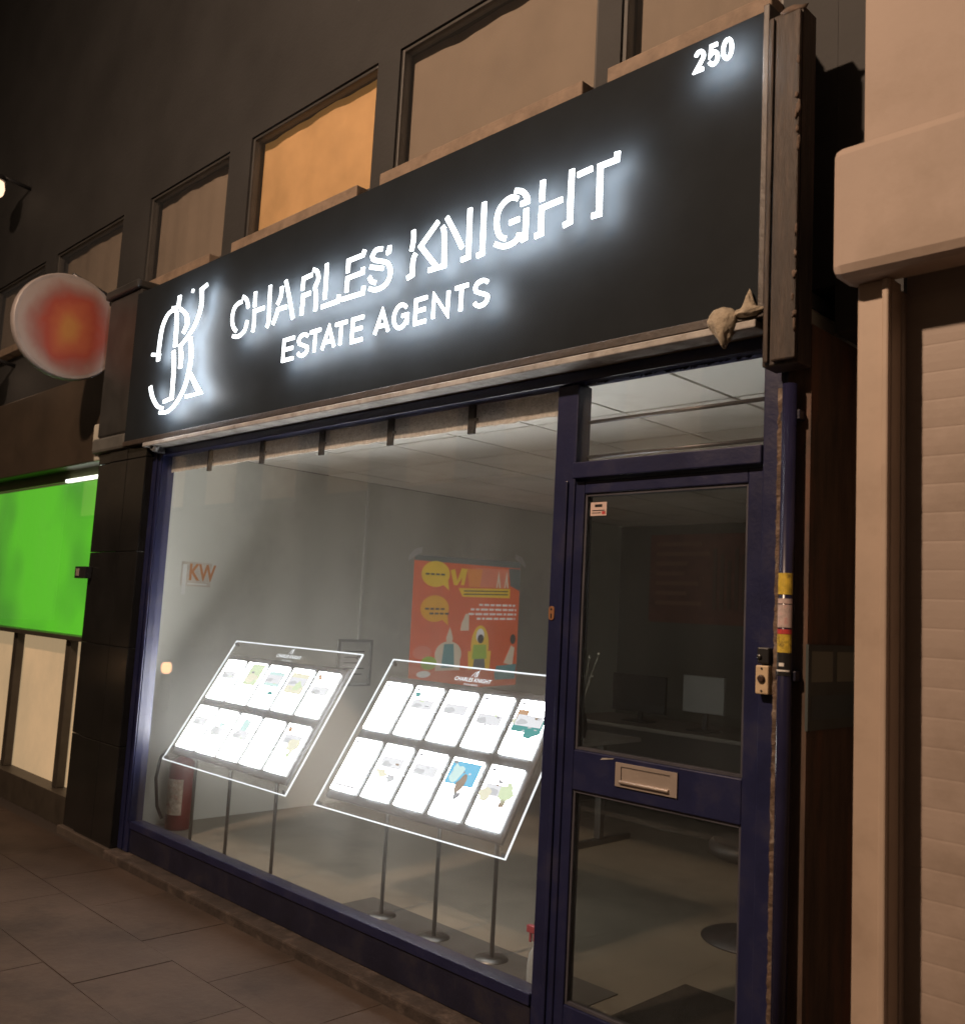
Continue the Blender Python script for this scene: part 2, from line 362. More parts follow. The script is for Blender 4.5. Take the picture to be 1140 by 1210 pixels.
# door
mb = MB()
mb.box(-2.250, -2.176, -.012, .034, .07, 2.078); mb.box(-1.51, -1.4555, -.012, .034, .07, 2.078)
mb.box(-2.176, -1.51, -.012, .034, 2.03, 2.078); mb.box(-2.176, -1.51, -.012, .034, .965, 1.105)
mb.box(-2.176, -1.51, -.012, .034, .07, .234)
door = mb.build('door', navy, sf, bevel=.004)
mb = MB()
for (z0, z1) in ((1.105, 2.03), (.234, .965)):
    mb.box(-2.175, -2.166, -.004, .026, z0+.001, z1-.001); mb.box(-1.519, -1.511, -.004, .026, z0+.001, z1-.001)
    mb.box(-2.165, -1.52, -.004, .026, z0+.001, z0+.010); mb.box(-2.165, -1.52, -.004, .026, z1-.010, z1-.001)
mb.build('glazing_bead', mat('bead', (.06, .06, .075), .4, var=.3), door)
MB().box(-2.166, -1.519, .008, .014, 1.115, 2.02).build('upper_pane', door_glass, door)
MB().box(-2.166, -1.519, .008, .014, .244, .955).build('lower_pane', door_glass, door)
mb = MB()
x0, x1, z0, z1 = -1.985, -1.737, 1.008, 1.088
mb.box(x0, x1, -.018, -.013, z0, z0+.018); mb.box(x0, x1, -.018, -.013, z1-.012, z1)
mb.box(x0, x0+.024, -.018, -.013, z0+.018, z1-.012); mb.box(x1-.028, x1, -.018, -.013, z0+.018, z1-.012)
mb.box(x0+.025, x1-.029, -.0155, -.0135, z0+.019, z1-.013)
mb.tube([(x0+.022, -.022, z0+.017), (x1-.03, -.022, z0+.017)], .006)
mb.m(1).box(x0+.0235, x0+.0245, -.0185, -.0181, z0+.02, z1-.013).box(x0+.024, x1-.028, -.0185, -.0181, z1-.0135, z1-.0122)
mb.build('letter_plate', [satin, steel_dk], door, bevel=.0012)
mb = MB(); mb.face([(-2.055, -.0135, 1.085), (-2.0, -.0135, 1.094), (-1.995, -.0135, 1.099), (-2.045, -.0135, 1.093)])
mb.build('scratch', strip_m, door)
MB().box(-2.216, -1.453, -.04, .05, .05, .066).build('threshold', satin, sf, bevel=.002)

# ------------------------------------------------------------------ fascia sign
sg = thing('fascia_sign', (-3.65, -.12, 2.5), 'long glossy black fascia sign with glowing white CHARLES KNIGHT lettering', 'sign')
MB().box(-5.92, -1.425, -.12, .09, 2.556, 3.55).build('panel', black_gloss, sg, bevel=.003)
mb = MB()
mb.box(-5.92, -1.425, -.13, .0, 2.524, 2.5555)
mb.box(-1.4245, -1.403, -.135, .09, 2.524, 3.56)
mb.build('trim', mat('brown_trim', (.04, .03, .024), .5, var=.4, vscale=8, stretch=(1, 1, 1), bump=.3), sg, bevel=.003)
LW_, LF, LB = .0205, -.1935, -.187
for ch, strokes in LETTERS:
    mb = MB()
    for st in strokes: mb.ribbon(smooth(st), LW_, LF, LB, 1.15)
    mb.build('letter', letter_e, sg)
mb = MB()
for st in LOGO: mb.ribbon(smooth(st, sharp=48), .020, LF, LB, 1.9)
mb.build('monogram', letter_e, sg)
# small caps
def arc(cx, cy, rx, ry, a0, a1, n=12):
    return [(cx+rx*math.cos(math.radians(a0+(a1-a0)*k/n)), cy+ry*math.sin(math.radians(a0+(a1-a0)*k/n))) for k in range(n+1)]
S_ = arc(.5, .755, .46, .245, 25, 180, 9)+[(.12, .62), (.4, .52), (.8, .4)]+arc(.5, .25, .46, .25, 20, -165, 11)
GL = {'E': [[(1, 1), (0, 1), (0, 0), (1, 0)], [(.16, .52), (.9, .52)]],
      'S': [S_],
      'T': [[(0, 1), (1, 1)], [(.5, .9), (.5, 0)]],
      'A': [[(0, 0), (.5, 1), (1, 0)], [(.32, .32), (.68, .32)]],
      'N': [[(0, 0), (0, 1), (1, 0), (1, 1)]],
      'G': [arc(.5, .5, .5, .5, 40, 330, 18)+[(.98, .2), (.98, .5), (.58, .5)]],
      '2': [arc(.5, .72, .46, .28, 165, -30, 10)+[(.55, .33), (.05, 0), (1, 0)]],
      '5': [[(.92, 1), (.2, 1), (.1, .52)]+arc(.48, .32, .48, .32, 120, -160, 12)],
      '0': [arc(.5, .5, .46, .5, 90, 445, 22)]}
def caps(ch, x0, x1, z0, z1, w, name='letter'):
    mb = MB()
    a, b, c, d = x0+w/2, x1-w/2, z0+w/2, z1-w/2
    for st in GL[ch]: mb.ribbon([(a+(b-a)*p, c+(d-c)*q) for p, q in st], w, LF, LB)
    mb.build(name, letter_e, sg)
for ch, a, b in zip('ESTATE', (-4.011, -3.884, -3.783, -3.677, -3.579, -3.445), (-3.900, -3.778, -3.679, -3.562, -3.469, -3.346)): caps(ch, a, b, 2.770, 2.893, .018)
for ch, a, b in zip('AGENTS', (-3.277, -3.147, -3.003, -2.888, -2.761, -2.646), (-3.164, -3.037, -2.915, -2.783, -2.666, -2.549)): caps(ch, a, b, 2.774, 2.894, .017)
for ch, a, b in zip('250', (-1.645, -1.592, -1.542), (-1.600, -1.547, -1.496)): caps(ch, a, b, 3.384, 3.462, .0120, 'digit')

# ------------------------------------------------------------------ pilaster, foam, pipe, bell and small fittings
pil = thing('pilaster', (-1.34, -.1, 0), 'dark brown weathered timber pilaster at the right end of the sign', 'pilaster')
mb = MB(); mb.box(-1.402, -1.285, -.14, -.051, 2.36, 3.50); mb.box(-1.365, -1.287, -.158, -.141, 2.37, 3.48); mb.box(-1.395, -1.378, -.152, -.141, 2.37, 3.49)
mb.build('upper_board', brown_wood, pil, bevel=.005)
mb = MB(); mb.box(-1.369, -1.286, -.045, .05, .0, 2.359); mb.build('lower_board', mat('navy_timber', (.014, .014, .036), .4, var=.3, bump=.3, bscale=30), pil, bevel=.005)
mb = MB()
zz, rnd, prev = .05, random.Random(11), None
while zz < 2.33:
    cur = [(-1.394-rnd.uniform(0, .005), -.0305, zz), (-1.391-rnd.uniform(0, .004), -.047-rnd.uniform(0, .004), zz), (-1.368+rnd.uniform(-.006, .004), -.049-rnd.uniform(0, .003), zz), (-1.364+rnd.uniform(-.006, .004), -.0452, zz)]
    if prev:
        for k in range(3): mb.face([prev[k], prev[k+1], cur[k+1], cur[k]])
    prev = cur; zz += rnd.uniform(.008, .022)
mb.build('worn_edge', worn, pil)
mb = MB()
for k in range(13):
    z = random.uniform(2.45, 3.42); x = -1.289+random.uniform(-.008, .004)
    mb.blob((x, -.158, z), random.uniform(.003, .007), sz=random.uniform(1.5, 4.5), jit=.5, sub=2, seed=k)
mb.blob((-1.325, -.13, 3.495), .04, 1.2, .5, .35, .3, 2, 5)
mb.build('crumbled_mortar', mat('mortar', (.12, .085, .065), .9, var=.3, vscale=40), pil)['kind'] = 'stuff'
foam = mat('cured_foam', (.34, .29, .22), .85, var=.25, vscale=25, bump=.8, bscale=60)
from mathutils import noise as mnoise
def foam_mesh(c, f, seed):
    mb = MB(); bmesh.ops.create_icosphere(mb.bm, subdivisions=4, radius=1)
    for v in mb.bm.verts:
        p = v.co.copy(); k = 1+.16*mnoise.noise(p*2.2+Vector((seed, 0, 0)))+.05*mnoise.noise(p*6)
        v.co = Vector(c)+Vector(f(p*k))
    for q in mb.bm.faces: q.smooth = True
    return mb
mb = foam_mesh((-1.548, -.13, 2.535), lambda p: (p.x*.052*(1 if p.z > 0 else 1+.62*p.z)+.012*max(0, -p.z), p.y*.035, p.z*(.045 if p.z > 0 else .085)), 3)
tag(mb.build('foam_lump', foam), 'drooping lump of pale expanding foam under the sign above the door', 'foam')
mb = foam_mesh((-1.452, -.135, 2.548), lambda p: (p.x*.05, p.y*.02, p.z*.016*(1+3.6*max(0, p.z)*max(0, 1-abs(p.x)*2.2))), 8)
tag(mb.build('foam_lump', foam), 'smaller star shaped smear of pale foam in the corner beneath the sign', 'foam')

pipe = thing('conduit_pipe', (-1.33, -.185, 0), 'navy painted conduit pipe with yellow warning stickers right of the door', 'pipe')
PX, PY = -1.335, -.088
MB().tube([(PX, PY, .0), (PX, PY, 2.31)], .022, 20).build('pipe', mat('pipe_navy', (.016, .016, .045), .25, var=.2), pipe)
for z in (2.2, 1.42, .4): MB().box(PX-.032, PX+.032, -.085, -.0455, z, z+.03).build('clip', navy_dk, pipe, bevel=.003)
def wrap(name, z0, z1, m_, r, a0=200, a1=345):
    mb = MB(); A = [math.radians(a0+(a1-a0)*k/10) for k in range(11)]
    for p, q in zip(A, A[1:]):
        mb.face([(PX+r*math.cos(p), PY+r*math.sin(p), z0), (PX+r*math.cos(q), PY+r*math.sin(q), z0), (PX+r*math.cos(q), PY+r*math.sin(q), z1), (PX+r*math.cos(p), PY+r*math.sin(p), z1)])
    return mb.build(name, m_, pipe)
yel = mat('yellow_label', (.55, .40, .05), .45, var=.35, vscale=45, dirt=(.12, .09, .03), dscale=60, damt=.8)
pk = mat('printed_label', (.5, .40, .38), .45, var=.3, vscale=70, dirt=(.35, .1, .1), dscale=70, damt=.7)
redl = mat('red_label', (.45, .05, .05), .45, var=.3, vscale=60)
wrap('sticker', 1.672, 1.735, yel, .0232); wrap('sticker', 1.645, 1.66, pk, .0233); wrap('sticker', 1.575, 1.642, pk, .0232)
wrap('sticker', 1.556, 1.570, redl, .0234); wrap('sticker', 1.502, 1.555, yel, .0232); wrap('sticker', 1.435, 1.50, blackp, .0231); wrap('sticker', 1.447, 1.452, white_p, .0236, 225, 330); wrap('sticker', 1.462, 1.472, white_p, .0236, 250, 290)

bell = thing('door_bell', (-1.433, -.05, 1.41), 'cream door bell box with a round black push button', 'door bell')
MB().box(-1.445, -1.402, -.06, -.0305, 1.372, 1.458).build('box', cream_p, bell, bevel=.004)
mb = MB(); mb.lathe([(.012, 0), (.012, -.004), (.008, -.008)], (-1.424, -.061, 1.418), 20, 'Y'); mb.build('button', mat('brown_button', (.05, .03, .02), .35), bell)
for z in (1.382, 1.449): MB().lathe([(.0035, 0), (.003, -.002)], (-1.424, -.0605, z), 12, 'Y').build('screw', steel_dk, bell)
lk = thing('rim_lock', (-1.44, -.05, 1.49), 'black lock cylinder block fixed just above the door bell', 'lock')
MB().box(-1.443, -1.404, -.056, -.0305, 1.463, 1.512).build('case', blackp, lk, bevel=.004)
mb = MB(); mb.lathe([(.007, 0), (.007, -.005), (.003, -.006)], (-1.434, -.0565, 1.484), 16, 'Y'); mb.build('cylinder', metal, lk)
kp = thing('keyhole_plate', (-2.31, -.06, 1.59), 'small copper keyhole plate on the post between window and door', 'lock plate')
mb = MB(); P = [(-2.301+.0135*math.cos(t), 1.60+.012*math.sin(t)) for t in [math.pi*k/8 for k in range(9)]]+[(-2.301+.0135*math.cos(t), 1.572+.012*math.sin(t)) for t in [math.pi+math.pi*k/8 for k in range(9)]]
f = mb.face([(x, -.0235, z) for x, z in P])
r = bmesh.ops.extrude_face_region(mb.bm, geom=[f]); bmesh.ops.translate(mb.bm, verts=[v for v in r['geom'] if isinstance(v, bmesh.types.BMVert)], vec=(0, .003, 0))
mb.build('plate', mat('copper', (.6, .3, .16), .3, metal=.7, var=.2), kp)
mb = MB(); mb.lathe([(.004, 0), (.004, -.001)], (-2.301, -.0237, 1.60), 12, 'Y').box(-2.3035, -2.2985, -.0247, -.0237, 1.566, 1.584); mb.build('keyhole', blackp, kp)
st = MB(); st.m(0).box(-2.158, -2.085, .0055, .0068, 1.948, 1.998); st.m(1).box(-2.138, -2.105, .0048, .0053, 1.980, 1.990).box(-2.15, -2.094, .0048, .0053, 1.966, 1.969).box(-2.15, -2.11, .0048, .0053, 1.957, 1.960); st.m(2).box(-2.105, -2.09, .0048, .0053, 1.953, 1.964)
tag(st.build('door_sticker', [mat('pink_sticker', (.55, .42, .38), .5, var=.1), blackp, redl]), 'small pale printed sticker in the top corner of the door glass', 'sticker')
cam_t = thing('security_camera', (-5.52, -.09, 2.5), 'small round security camera at the upper left window corner', 'camera')
MB().box(-5.545, -5.495, -.085, -.037, 2.46, 2.53).build('mount', steel_dk, cam_t, bevel=.004)
mb = MB(); mb.lathe([(.036, -.086), (.036, -.105), (.028, -.118)], (-5.515, 0, 2.497), 24, 'Y'); mb.build('housing', mat('grey_cam', (.16, .16, .16), .4), cam_t)
mb = MB(); mb.lathe([(.021, -.1182), (.019, -.124), (.008, -.129)], (-5.515, 0, 2.497), 24, 'Y'); mb.build('lens', mat('lens_black', (.01, .01, .012), .08), cam_t)

# ------------------------------------------------------------------ behind the glass: valance rail
vr = thing('valance_rail', (-3.9, .05, 2.4), 'whitish textured valance strip on dark brackets along the window top', 'valance')
mb = MB()
n = 90
zb = [2.352+random.uniform(-.003, .003) for k in range(n+1)]
for k in range(n):
    a, b = -5.528+3.18*k/n, -5.528+3.18*(k+1)/n
    mb.face([(a, .03, zb[k]), (b, .03, zb[k+1]), (b, .03, 2.45), (a, .03, 2.45)])
    mb.face([(b, .036, zb[k+1]), (a, .036, zb[k]), (a, .036, 2.45), (b, .036, 2.45)])
    mb.face([(a, .036, zb[k]), (b, .036, zb[k+1]), (b, .03, zb[k+1]), (a, .03, zb[k])])
mb.build('strip', mat('valance_paper', (.52, .51, .48), .8, var=.3, vscale=60, bump=1.0, bscale=90, dirt=(.3, .29, .27), dscale=30, damt=.7), vr)
for x in (-5.04, -4.47, -3.915, -3.37, -2.83):
    mb = MB().box(x-.02, x+.018, .016, .0295, 2.325, 2.451); mb.box(x+.018, x+.032, .018, .0295, 2.38, 2.392); mb.box(x-.014, x+.012, .013, .0155, 2.34, 2.36)
    mb.build('bracket', blackp, vr, bevel=.002)

# ------------------------------------------------------------------ illuminated display stands
page_w = emis('page_light', (1.0, 1.0, .975), PAGE_L)
back_fill = emis('back_fill_light', (1.0, .99, .96), 4.0)  # fill light added on the unseen back of the stands
edge_e = emis('edge_light', (.93, .97, 1.0), 1.25)
inks = [emis('ink_%d' % i, c, s) for i, (c, s) in enumerate([((.72, .73, .75), .95), ((.72, .95, .92), 1.0), ((.80, .92, .62), 1.0), ((.95, .92, .72), 1.0),
        ((.22, .66, .95), .95), ((.55, .42, .32), .7), ((.8, .5, .3), .8), ((.16, .55, .52), .7), ((.5, .5, .53), .75), ((.96, .97, 1.0), .96)])]
board_m = mat('backing_board', (.07, .072, .082), .38, var=.1)
def stand(BL, yaw, W, Hh, tilt, poles, label, prints, nv):
    o = Vector(BL); u = Vector((math.cos(yaw), math.sin(yaw), 0)); nn = Vector((-math.sin(yaw), math.cos(yaw), 0))
    v = nn*math.cos(tilt)+Z*math.sin(tilt); n = u.cross(v)
    root = thing('display_stand', (o.x+W/2, o.y+.2, .05), label, 'display', 'illuminated display stands in the window')
    mb = MB(); mb.obox(o, u, v, n, .006, W-.006, .006, Hh-.006, .0, .006); mb.build('acrylic_sheet', acryl, root)
    mb = MB(); t = .0045
    mb.obox(o, u, v, n, 0, W, 0, t, -.001, .008); mb.obox(o, u, v, n, 0, W, Hh-t, Hh, -.001, .008)
    mb.obox(o, u, v, n, 0, t, t, Hh-t, -.001, .008); mb.obox(o, u, v, n, W-t, W, t, Hh-t, -.001, .008)
    mb.build('lit_edge', edge_e, root)
    MB().obox(o, u, v, n, .028*W, .952*W, .068*Hh, .885*Hh, -.022, -.003).build('backing_board', board_m, root, bevel=.003)
    rows = ((.118, .447), (.514, .836))
    for r in (1, 0):
        for c in range(5):
            a0 = (.042+.1845*c)*W; a1 = a0+.147*W; b0, b1 = rows[r][0]*Hh, rows[r][1]*Hh
            pg = MB().obox(o, u, v, n, a0, a1, b0, b1, .0068, .0082).build('page', page_w, root)
            MB().obox(o, u, v, n, a0, a1, b0, b1, -.0245, -.0235).build('page', back_fill, root)  # unseen glowing back sheet, added to light the interior
            mb = MB(); rnd = random.Random(r*10+c+nv*100)
            def patch(fx0, fx1, fy0, fy1, ink, h=.0087, jag=.0, k=8):
                mb.m(ink); pts = []
                if jag == 0: pts = [(fx0, fy0), (fx1, fy0), (fx1, fy1), (fx0, fy1)]
                else:
                    for i in range(k):
                        t = 2*math.pi*i/k; rr = 1+rnd.uniform(-jag, jag)
                        pts.append(((fx0+fx1)/2+(fx1-fx0)/2*rr*math.cos(t), (fy0+fy1)/2+(fy1-fy0)/2*rr*math.sin(t)))
                mb.face([o+u*(a0+(a1-a0)*p)+v*(b0+(b1-b0)*q)+n*h for p, q in pts])
            patch(.06, .20, .90, .95, 8)
            for q in range(rnd.randint(5, 9)):
                x, y = rnd.uniform(.2, .8), rnd.uniform(.30, .78)
                patch(x-rnd.uniform(.02, .10), x+rnd.uniform(.02, .10), y-.012, y+rnd.uniform(.006, .03), rnd.choice([0, 8, 9, 0, 5, 2]), .0088+.00002*q, .5, 7)
            if rnd.random() < .7:
                q0 = rnd.uniform(.42, .62); patch(.10, .92, q0, q0+.2, 9, .0086)
                patch(.14, .5, q0+.02, q0+.12, 0, .00865, .35, 9)
            for q in range(4):
                y = .07+.035*q; patch(.08, rnd.uniform(.4, .85), y, y+.006, 9, .0089)
            for (fx0, fx1, fy0, fy1, ink, jag) in prints.get((r, c), []): patch(fx0, fx1, fy0, fy1, ink, .0085 if jag == 0 else .0091, jag, 12)
            mb.build('print', inks, pg)
    # header logo and wording on the clear strip
    mb = MB(); hc = o+u*(W*.50)+v*(Hh*.905)+n*.0085
    mb.text('CHARLES KNIGHT', .031, hc, u, v, n, 0, 'CENTER', bold=.0004)
    mb.text('ESTATE AGENTS', .013, hc-v*.022, u, v, n, 0, 'CENTER')
    lg = hc+v*.030
    for A in ([(0, 0), (.004, .02), (.012, .034), (.02, .02), (.016, .004), (.006, -.002)], [(-.02, 0), (.0, .03)], [(.02, .04), (.008, .018), (.022, .0)]):
        for p, q in zip(A, A[1:]):
            d = (Vector(q)-Vector(p)); m2 = Vector((-d.y, d.x)).normalized()*.0017
            mb.face([lg+u*(p[0]+m2.x)+v*(p[1]+m2.y), lg+u*(p[0]-m2.x)+v*(p[1]-m2.y), lg+u*(q[0]-m2.x)+v*(q[1]-m2.y), lg+u*(q[0]+m2.x)+v*(q[1]+m2.y)])
    mb.build('header_lettering', edge_e, root)
    mb = MB()
    for (a, b) in ((.02, .02), (.98, .02), (.98, .97), (.02, .97)):
        MB().tube([o+u*(W*a)+v*(Hh*b)-n*.012, o+u*(W*a)+v*(Hh*b)+n*.014], .009).build('standoff', metal, root)
    pass
    for (x, y) in poles:
        q = (y-o.y)/v.y; top = o+u*(x-o.x)+v*q-n*.024
        mb = MB(); mb.tube([(x, y, .06), (x, y, top.z-.034)], .010, 14); mb.obox(top, u, v, n, -.03, .03, -.035, .02, -.004, .001)
        mb.lathe([(.075, 0), (.075, .006), (.02, .012)], (x, y, .05), 28)
        mb.build('pole', metal, root)
    return root
P1p = {(1, 1): [(.25, 1, .45, .98, 2, 0), (.3, .9, .5, .75, 3, .35)], (1, 2): [(.12, .98, .5, .86, 1, 0), (.1, .35, .42, .5, 8, .4), (.6, .9, .3, .4, 7, .4)], (1, 3): [(.05, .98, .42, .9, 3, 0), (.45, .8, .5, .7, 2, .4)],
       (1, 4): [(.1, .3, .8, .92, 6, .2)], (0, 1): [(.2, .6, .35, .6, 0, .5), (.4, .8, .62, .72, 1, .4)], (0, 2): [(.3, .7, .5, .9, 1, 0)], (0, 4): [(.45, .95, .4, .72, 3, .35), (.55, .8, .3, .45, 2, .4), (.08, .3, .82, .93, 6, .2)]}
P2p = {(1, 4): [(.05, .98, .42, .68, 7, 0), (.05, .4, .64, .82, 6, 0), (.0, .3, .55, .64, 3, 0), (.5, .9, .35, .5, 7, .5)], (0, 3): [(.02, .98, .55, .95, 4, 0), (.1, .5, .6, .9, 1, .3), (.45, .72, .42, .75, 5, .3), (.5, .7, .3, .45, 8, .3)],
       (0, 4): [(.0, .35, .4, .62, 3, .3), (.55, 1, .42, .75, 2, .35), (.65, .9, .36, .5, 5, .4)], (0, 1): [(.1, .5, .4, .55, 3, .4), (.5, .9, .35, .5, 0, .5)], (1, 1): [(.08, .3, .78, .88, 7, .3)], (0, 0): [(.1, .9, .08, .12, 8, 0)]}
T = math.radians(57.8)
stand((-5.49, .125, .587), math.radians(.5), 1.32, .853, math.radians(58.3), [(-5.40, .30), (-5.02, .32), (-4.50, .30)],
      'lit property display panel nearest the fire extinguisher, with green tinted pages', P1p, 1)
stand((-4.09, .262, .546), math.radians(1.9), 1.318, .89, math.radians(57), [(-3.74, .46), (-3.35, .46), (-2.99, .48)],
      'lit property display panel beside the door post, with one bright blue page', P2p, 2)

# ------------------------------------------------------------------ fire extinguisher
fe = thing('fire_extinguisher', (-5.95, .52, .05), 'red fire extinguisher with black hose standing by the side wall', 'fire extinguisher')
ec = (-5.93, .50, .05)
MB().lathe([(.078, 0), (.085, .01), (.085, .40), (.078, .43), (.05, .46), (.025, .475), (.02, .50)], ec, 28).build('cylinder', mat('extinguisher_red', (.17, .018, .018), .3, var=.1), fe)
mb = MB(); A = [math.radians(-150+130*k/12) for k in range(13)]
for p, q in zip(A, A[1:]):
    mb.face([(ec[0]+.0856*math.cos(p), ec[1]+.0856*math.sin(p), z) for z in (.15, .38)]+[(ec[0]+.0856*math.cos(q), ec[1]+.0856*math.sin(q), z) for z in (.38, .15)])
mb.build('label', mat('extinguisher_label', (.45, .36, .28), .5, var=.35, vscale=40, dirt=(.3, .05, .04), dscale=25, damt=.8), fe)
mb = MB(); mb.lathe([(.022, .5), (.024, .53), (.015, .56)], ec, 16); mb.box(ec[0]-.02, ec[0]+.11, ec[1]-.012, ec[1]+.012, .585, .60); mb.box(ec[0]-.02, ec[0]+.10, ec[1]-.01, ec[1]+.01, .61, .622)
mb.build('handle', blackp, fe, bevel=.003)
mb = MB(); mb.tube([(ec[0], ec[1], .57), (ec[0]-.03, ec[1]-.08, .585), (ec[0]-.05, ec[1]-.14, .52), (ec[0]-.05, ec[1]-.16, .38), (ec[0]-.04, ec[1]-.14, .2), (ec[0]-.02, ec[1]-.11, .12)], .011, 10)
mb.build('hose', blackp, fe)

# ------------------------------------------------------------------ things on the side wall
def pm(n_, c): return mat('poster_'+n_, c, .45, var=.08, vscale=10, emit=c, estr=.33)  # print also emits its own colour, a glow added to brighten the poster
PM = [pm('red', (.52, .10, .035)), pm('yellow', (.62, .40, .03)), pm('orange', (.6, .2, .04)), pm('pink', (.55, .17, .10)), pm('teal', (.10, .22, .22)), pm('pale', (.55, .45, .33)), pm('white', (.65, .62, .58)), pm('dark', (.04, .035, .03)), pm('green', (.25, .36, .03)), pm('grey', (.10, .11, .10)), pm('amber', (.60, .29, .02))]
p0 = Vector((LW, 2.575, 2.055)); pu = Vector((0, 1, .030)).normalized(); pv = Vector((0, .01, -1)).normalized(); pn = X
PW, PH = 1.34, 1.16
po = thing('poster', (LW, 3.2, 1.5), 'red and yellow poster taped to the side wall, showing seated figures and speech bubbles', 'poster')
mb = MB()
lay = [0.002]
def pp(u_, v_): return p0+pu*(PW*u_)+pv*(PH*v_)+pn*lay[0]
def poly(mi, pts): lay[0] += .00012; mb.m(mi).face([pp(*p) for p in pts])
def oval(mi, cu_, cv_, ru, rv, n=26): poly(mi, [(cu_+ru*math.cos(2*math.pi*k/n), cv_+rv*math.sin(2*math.pi*k/n)) for k in range(n)])
mb.m(0).obox(p0, pu, pv, pn, 0, PW, 0, PH, .0003, .0018)
poly(9, [(0, 0), (1, 0), (1, .055), (0, .04)]); poly(3, [(.55, .07), (.9, .07), (.86, .22), (.56, .22)]); poly(2, [(.47, .08), (.62, .08), (.6, .22), (.5, .22)])
oval(1, .19, .135, .125, .098); poly(1, [(.24, .2), (.3, .17), (.315, .255)])
poly(1, [(.32, .10), (.36, .09), (.385, .18), (.42, .08), (.475, .085), (.45, .21), (.42, .21), (.43, .15), (.385, .215), (.355, .21)])
poly(9, [(.88, .06), (1, .06), (1, .24), (.9, .2)])
for a in (.76, .84): poly(5, [(a, .22), (a+.02, .08), (a+.045, .22), (a+.03, .22), (a+.02, .16), (a+.012, .22)])
poly(3, [(.66, .2), (.7, .09), (.715, .2)])
poly(1, [(.40, .235), (.9, .225), (.9, .30), (.44, .30)])
for k in range(2): poly(7, [(.45, .25+.025*k), (.88, .243+.025*k), (.88, .252+.025*k), (.45, .259+.025*k)])
oval(10, .195, .395, .125, .1); poly(10, [(.24, .46), (.31, .43), (.32, .52)])
for (c_, y_) in ((.19, .13), (.2, .39), (.24, .425)):
    for q in range(4): poly(7, [(c_-.09+.045*q, y_), (c_-.055+.045*q, y_), (c_-.055+.045*q, y_+.014), (c_-.09+.045*q, y_+.014)])
rnd = random.Random(3)
for k, (a, b) in enumerate(((.60, .97), (.52, .97), (.5, .97), (.58, .96))):
    t = a
    while t < b:
        w = rnd.uniform(.025, .07); y = .352+.036*k; poly(6, [(t, y), (min(b, t+w), y), (min(b, t+w), y+.015), (t, y+.015)]); t += w+.012
poly(5, [(.44, .5), (.475, .43), (.505, .43), (.51, .56), (.43, .56)])
# figures, then ovals painted as reflections at the lower left
oval(5, .33, .74, .12, .1); poly(5, [(.22, .74), (.44, .74), (.44, .86), (.22, .86)]); poly(4, [(.29, .66), (.375, .66), (.39, .84), (.27, .84)]); oval(5, .335, .62, .03, .035); poly(5, [(.31, .6), (.335, .53), (.36, .6)])
oval(1, .62, .68, .085, .16); poly(1, [(.51, .72), (.73, .72), (.72, .86), (.52, .86)]); poly(8, [(.56, .67), (.68, .67), (.69, .78), (.55, .78)]); poly(9, [(.57, .78), (.67, .78), (.68, .86), (.56, .86)]); oval(6, .62, .6, .038, .055); oval(7, .625, .625, .03, .035)
poly(5, [(.86, .82), (.93, .68), (.965, .7), (.95, .84)]); oval(7, .945, .63, .028, .04); poly(4, [(.77, .9), (.79, .84), (.99, .83), (.98, .95), (.78, .95)])
oval(3, .1, .72, .08, .05); oval(8, .16, .8, .07, .05); oval(6, .12, .88, .06, .025)
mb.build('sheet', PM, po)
tape = mat('tape', (.88, .88, .85), .5, var=.2)
for (a, b, sgn) in ((.0, -.02, 1), (.99, -.02, -1)):
    mb = MB(); lay[0] = .012
    A = [(a-.055*sgn, b+.07), (a-.055*sgn, b+.035), (a-.01*sgn, b-.02), (a+.055*sgn, b-.04), (a+.055*sgn, b), (a+.01*sgn, b+.025)]
    mb.face([pp(*q) for q in A]); lay[0] = .0112; mb.face([pp(*q) for q in A][::-1])
    mb.build('tape', tape, po)
mb = MB(); y0, z0 = .45, 1.66
mb.m(0).box(LW+.0005, LW+.003, y0, y0+.23, z0, z0+.17)
mb.m(1).text('KW', .16, Vector((LW+.0035, y0+.055, z0+.045)), Y, Z, X, 0, 'LEFT', sx=.75, bold=.004)
mb.m(2).box(LW+.0032, LW+.004, y0+.01, y0+.04, z0-.06, z0+.15)
mb.m(2).box(LW+.0032, LW+.004, y0+.05, y0+.2, z0+.012, z0+.022)
tag(mb.build('small_notice', [mat('notice_dull', (.56, .50, .42), .5, var=.2), mat('notice_orange', (.55, .22, .08), .4), white_p]), 'small orange and white lettered notice on the side wall near the window', 'notice')
pic = thing('picture_frame', (LW, 2.0, 1.13), 'faint grey framed certificate low on the side wall between the display panels', 'picture')
mb = MB(); a, b, c, d = 1.83, 2.17, .95, 1.32
mb.box(LW, LW+.02, a, a+.02, c, d).box(LW, LW+.02, b-.02, b, c, d).box(LW, LW+.02, a+.02, b-.02, c, c+.02).box(LW, LW+.02, a+.02, b-.02, d-.02, d)
mb.build('frame', mat('pic_frame', (.26, .26, .25), .5), pic)
mb = MB(); mb.box(LW, LW+.006, a+.02, b-.02, c+.02, d-.02); mb.m(1)
for k in range(5): mb.box(LW+.0062, LW+.0068, a+.07, b-.07-.02*(k % 3), 1.22-.045*k, 1.228-.045*k)
mb.build('certificate', [mat('certificate_paper', (.46, .46, .43), .6, var=.1), steel_dk], pic)
tag(MB().box(LW, LW+.016, 2.02, 2.045, 1.32, 2.6).build('cable_trunking', mat('trunking', (.62, .62, .58), .5), bevel=.002), 'thin pale cable trunking running down the side wall from the ceiling', 'trunking')
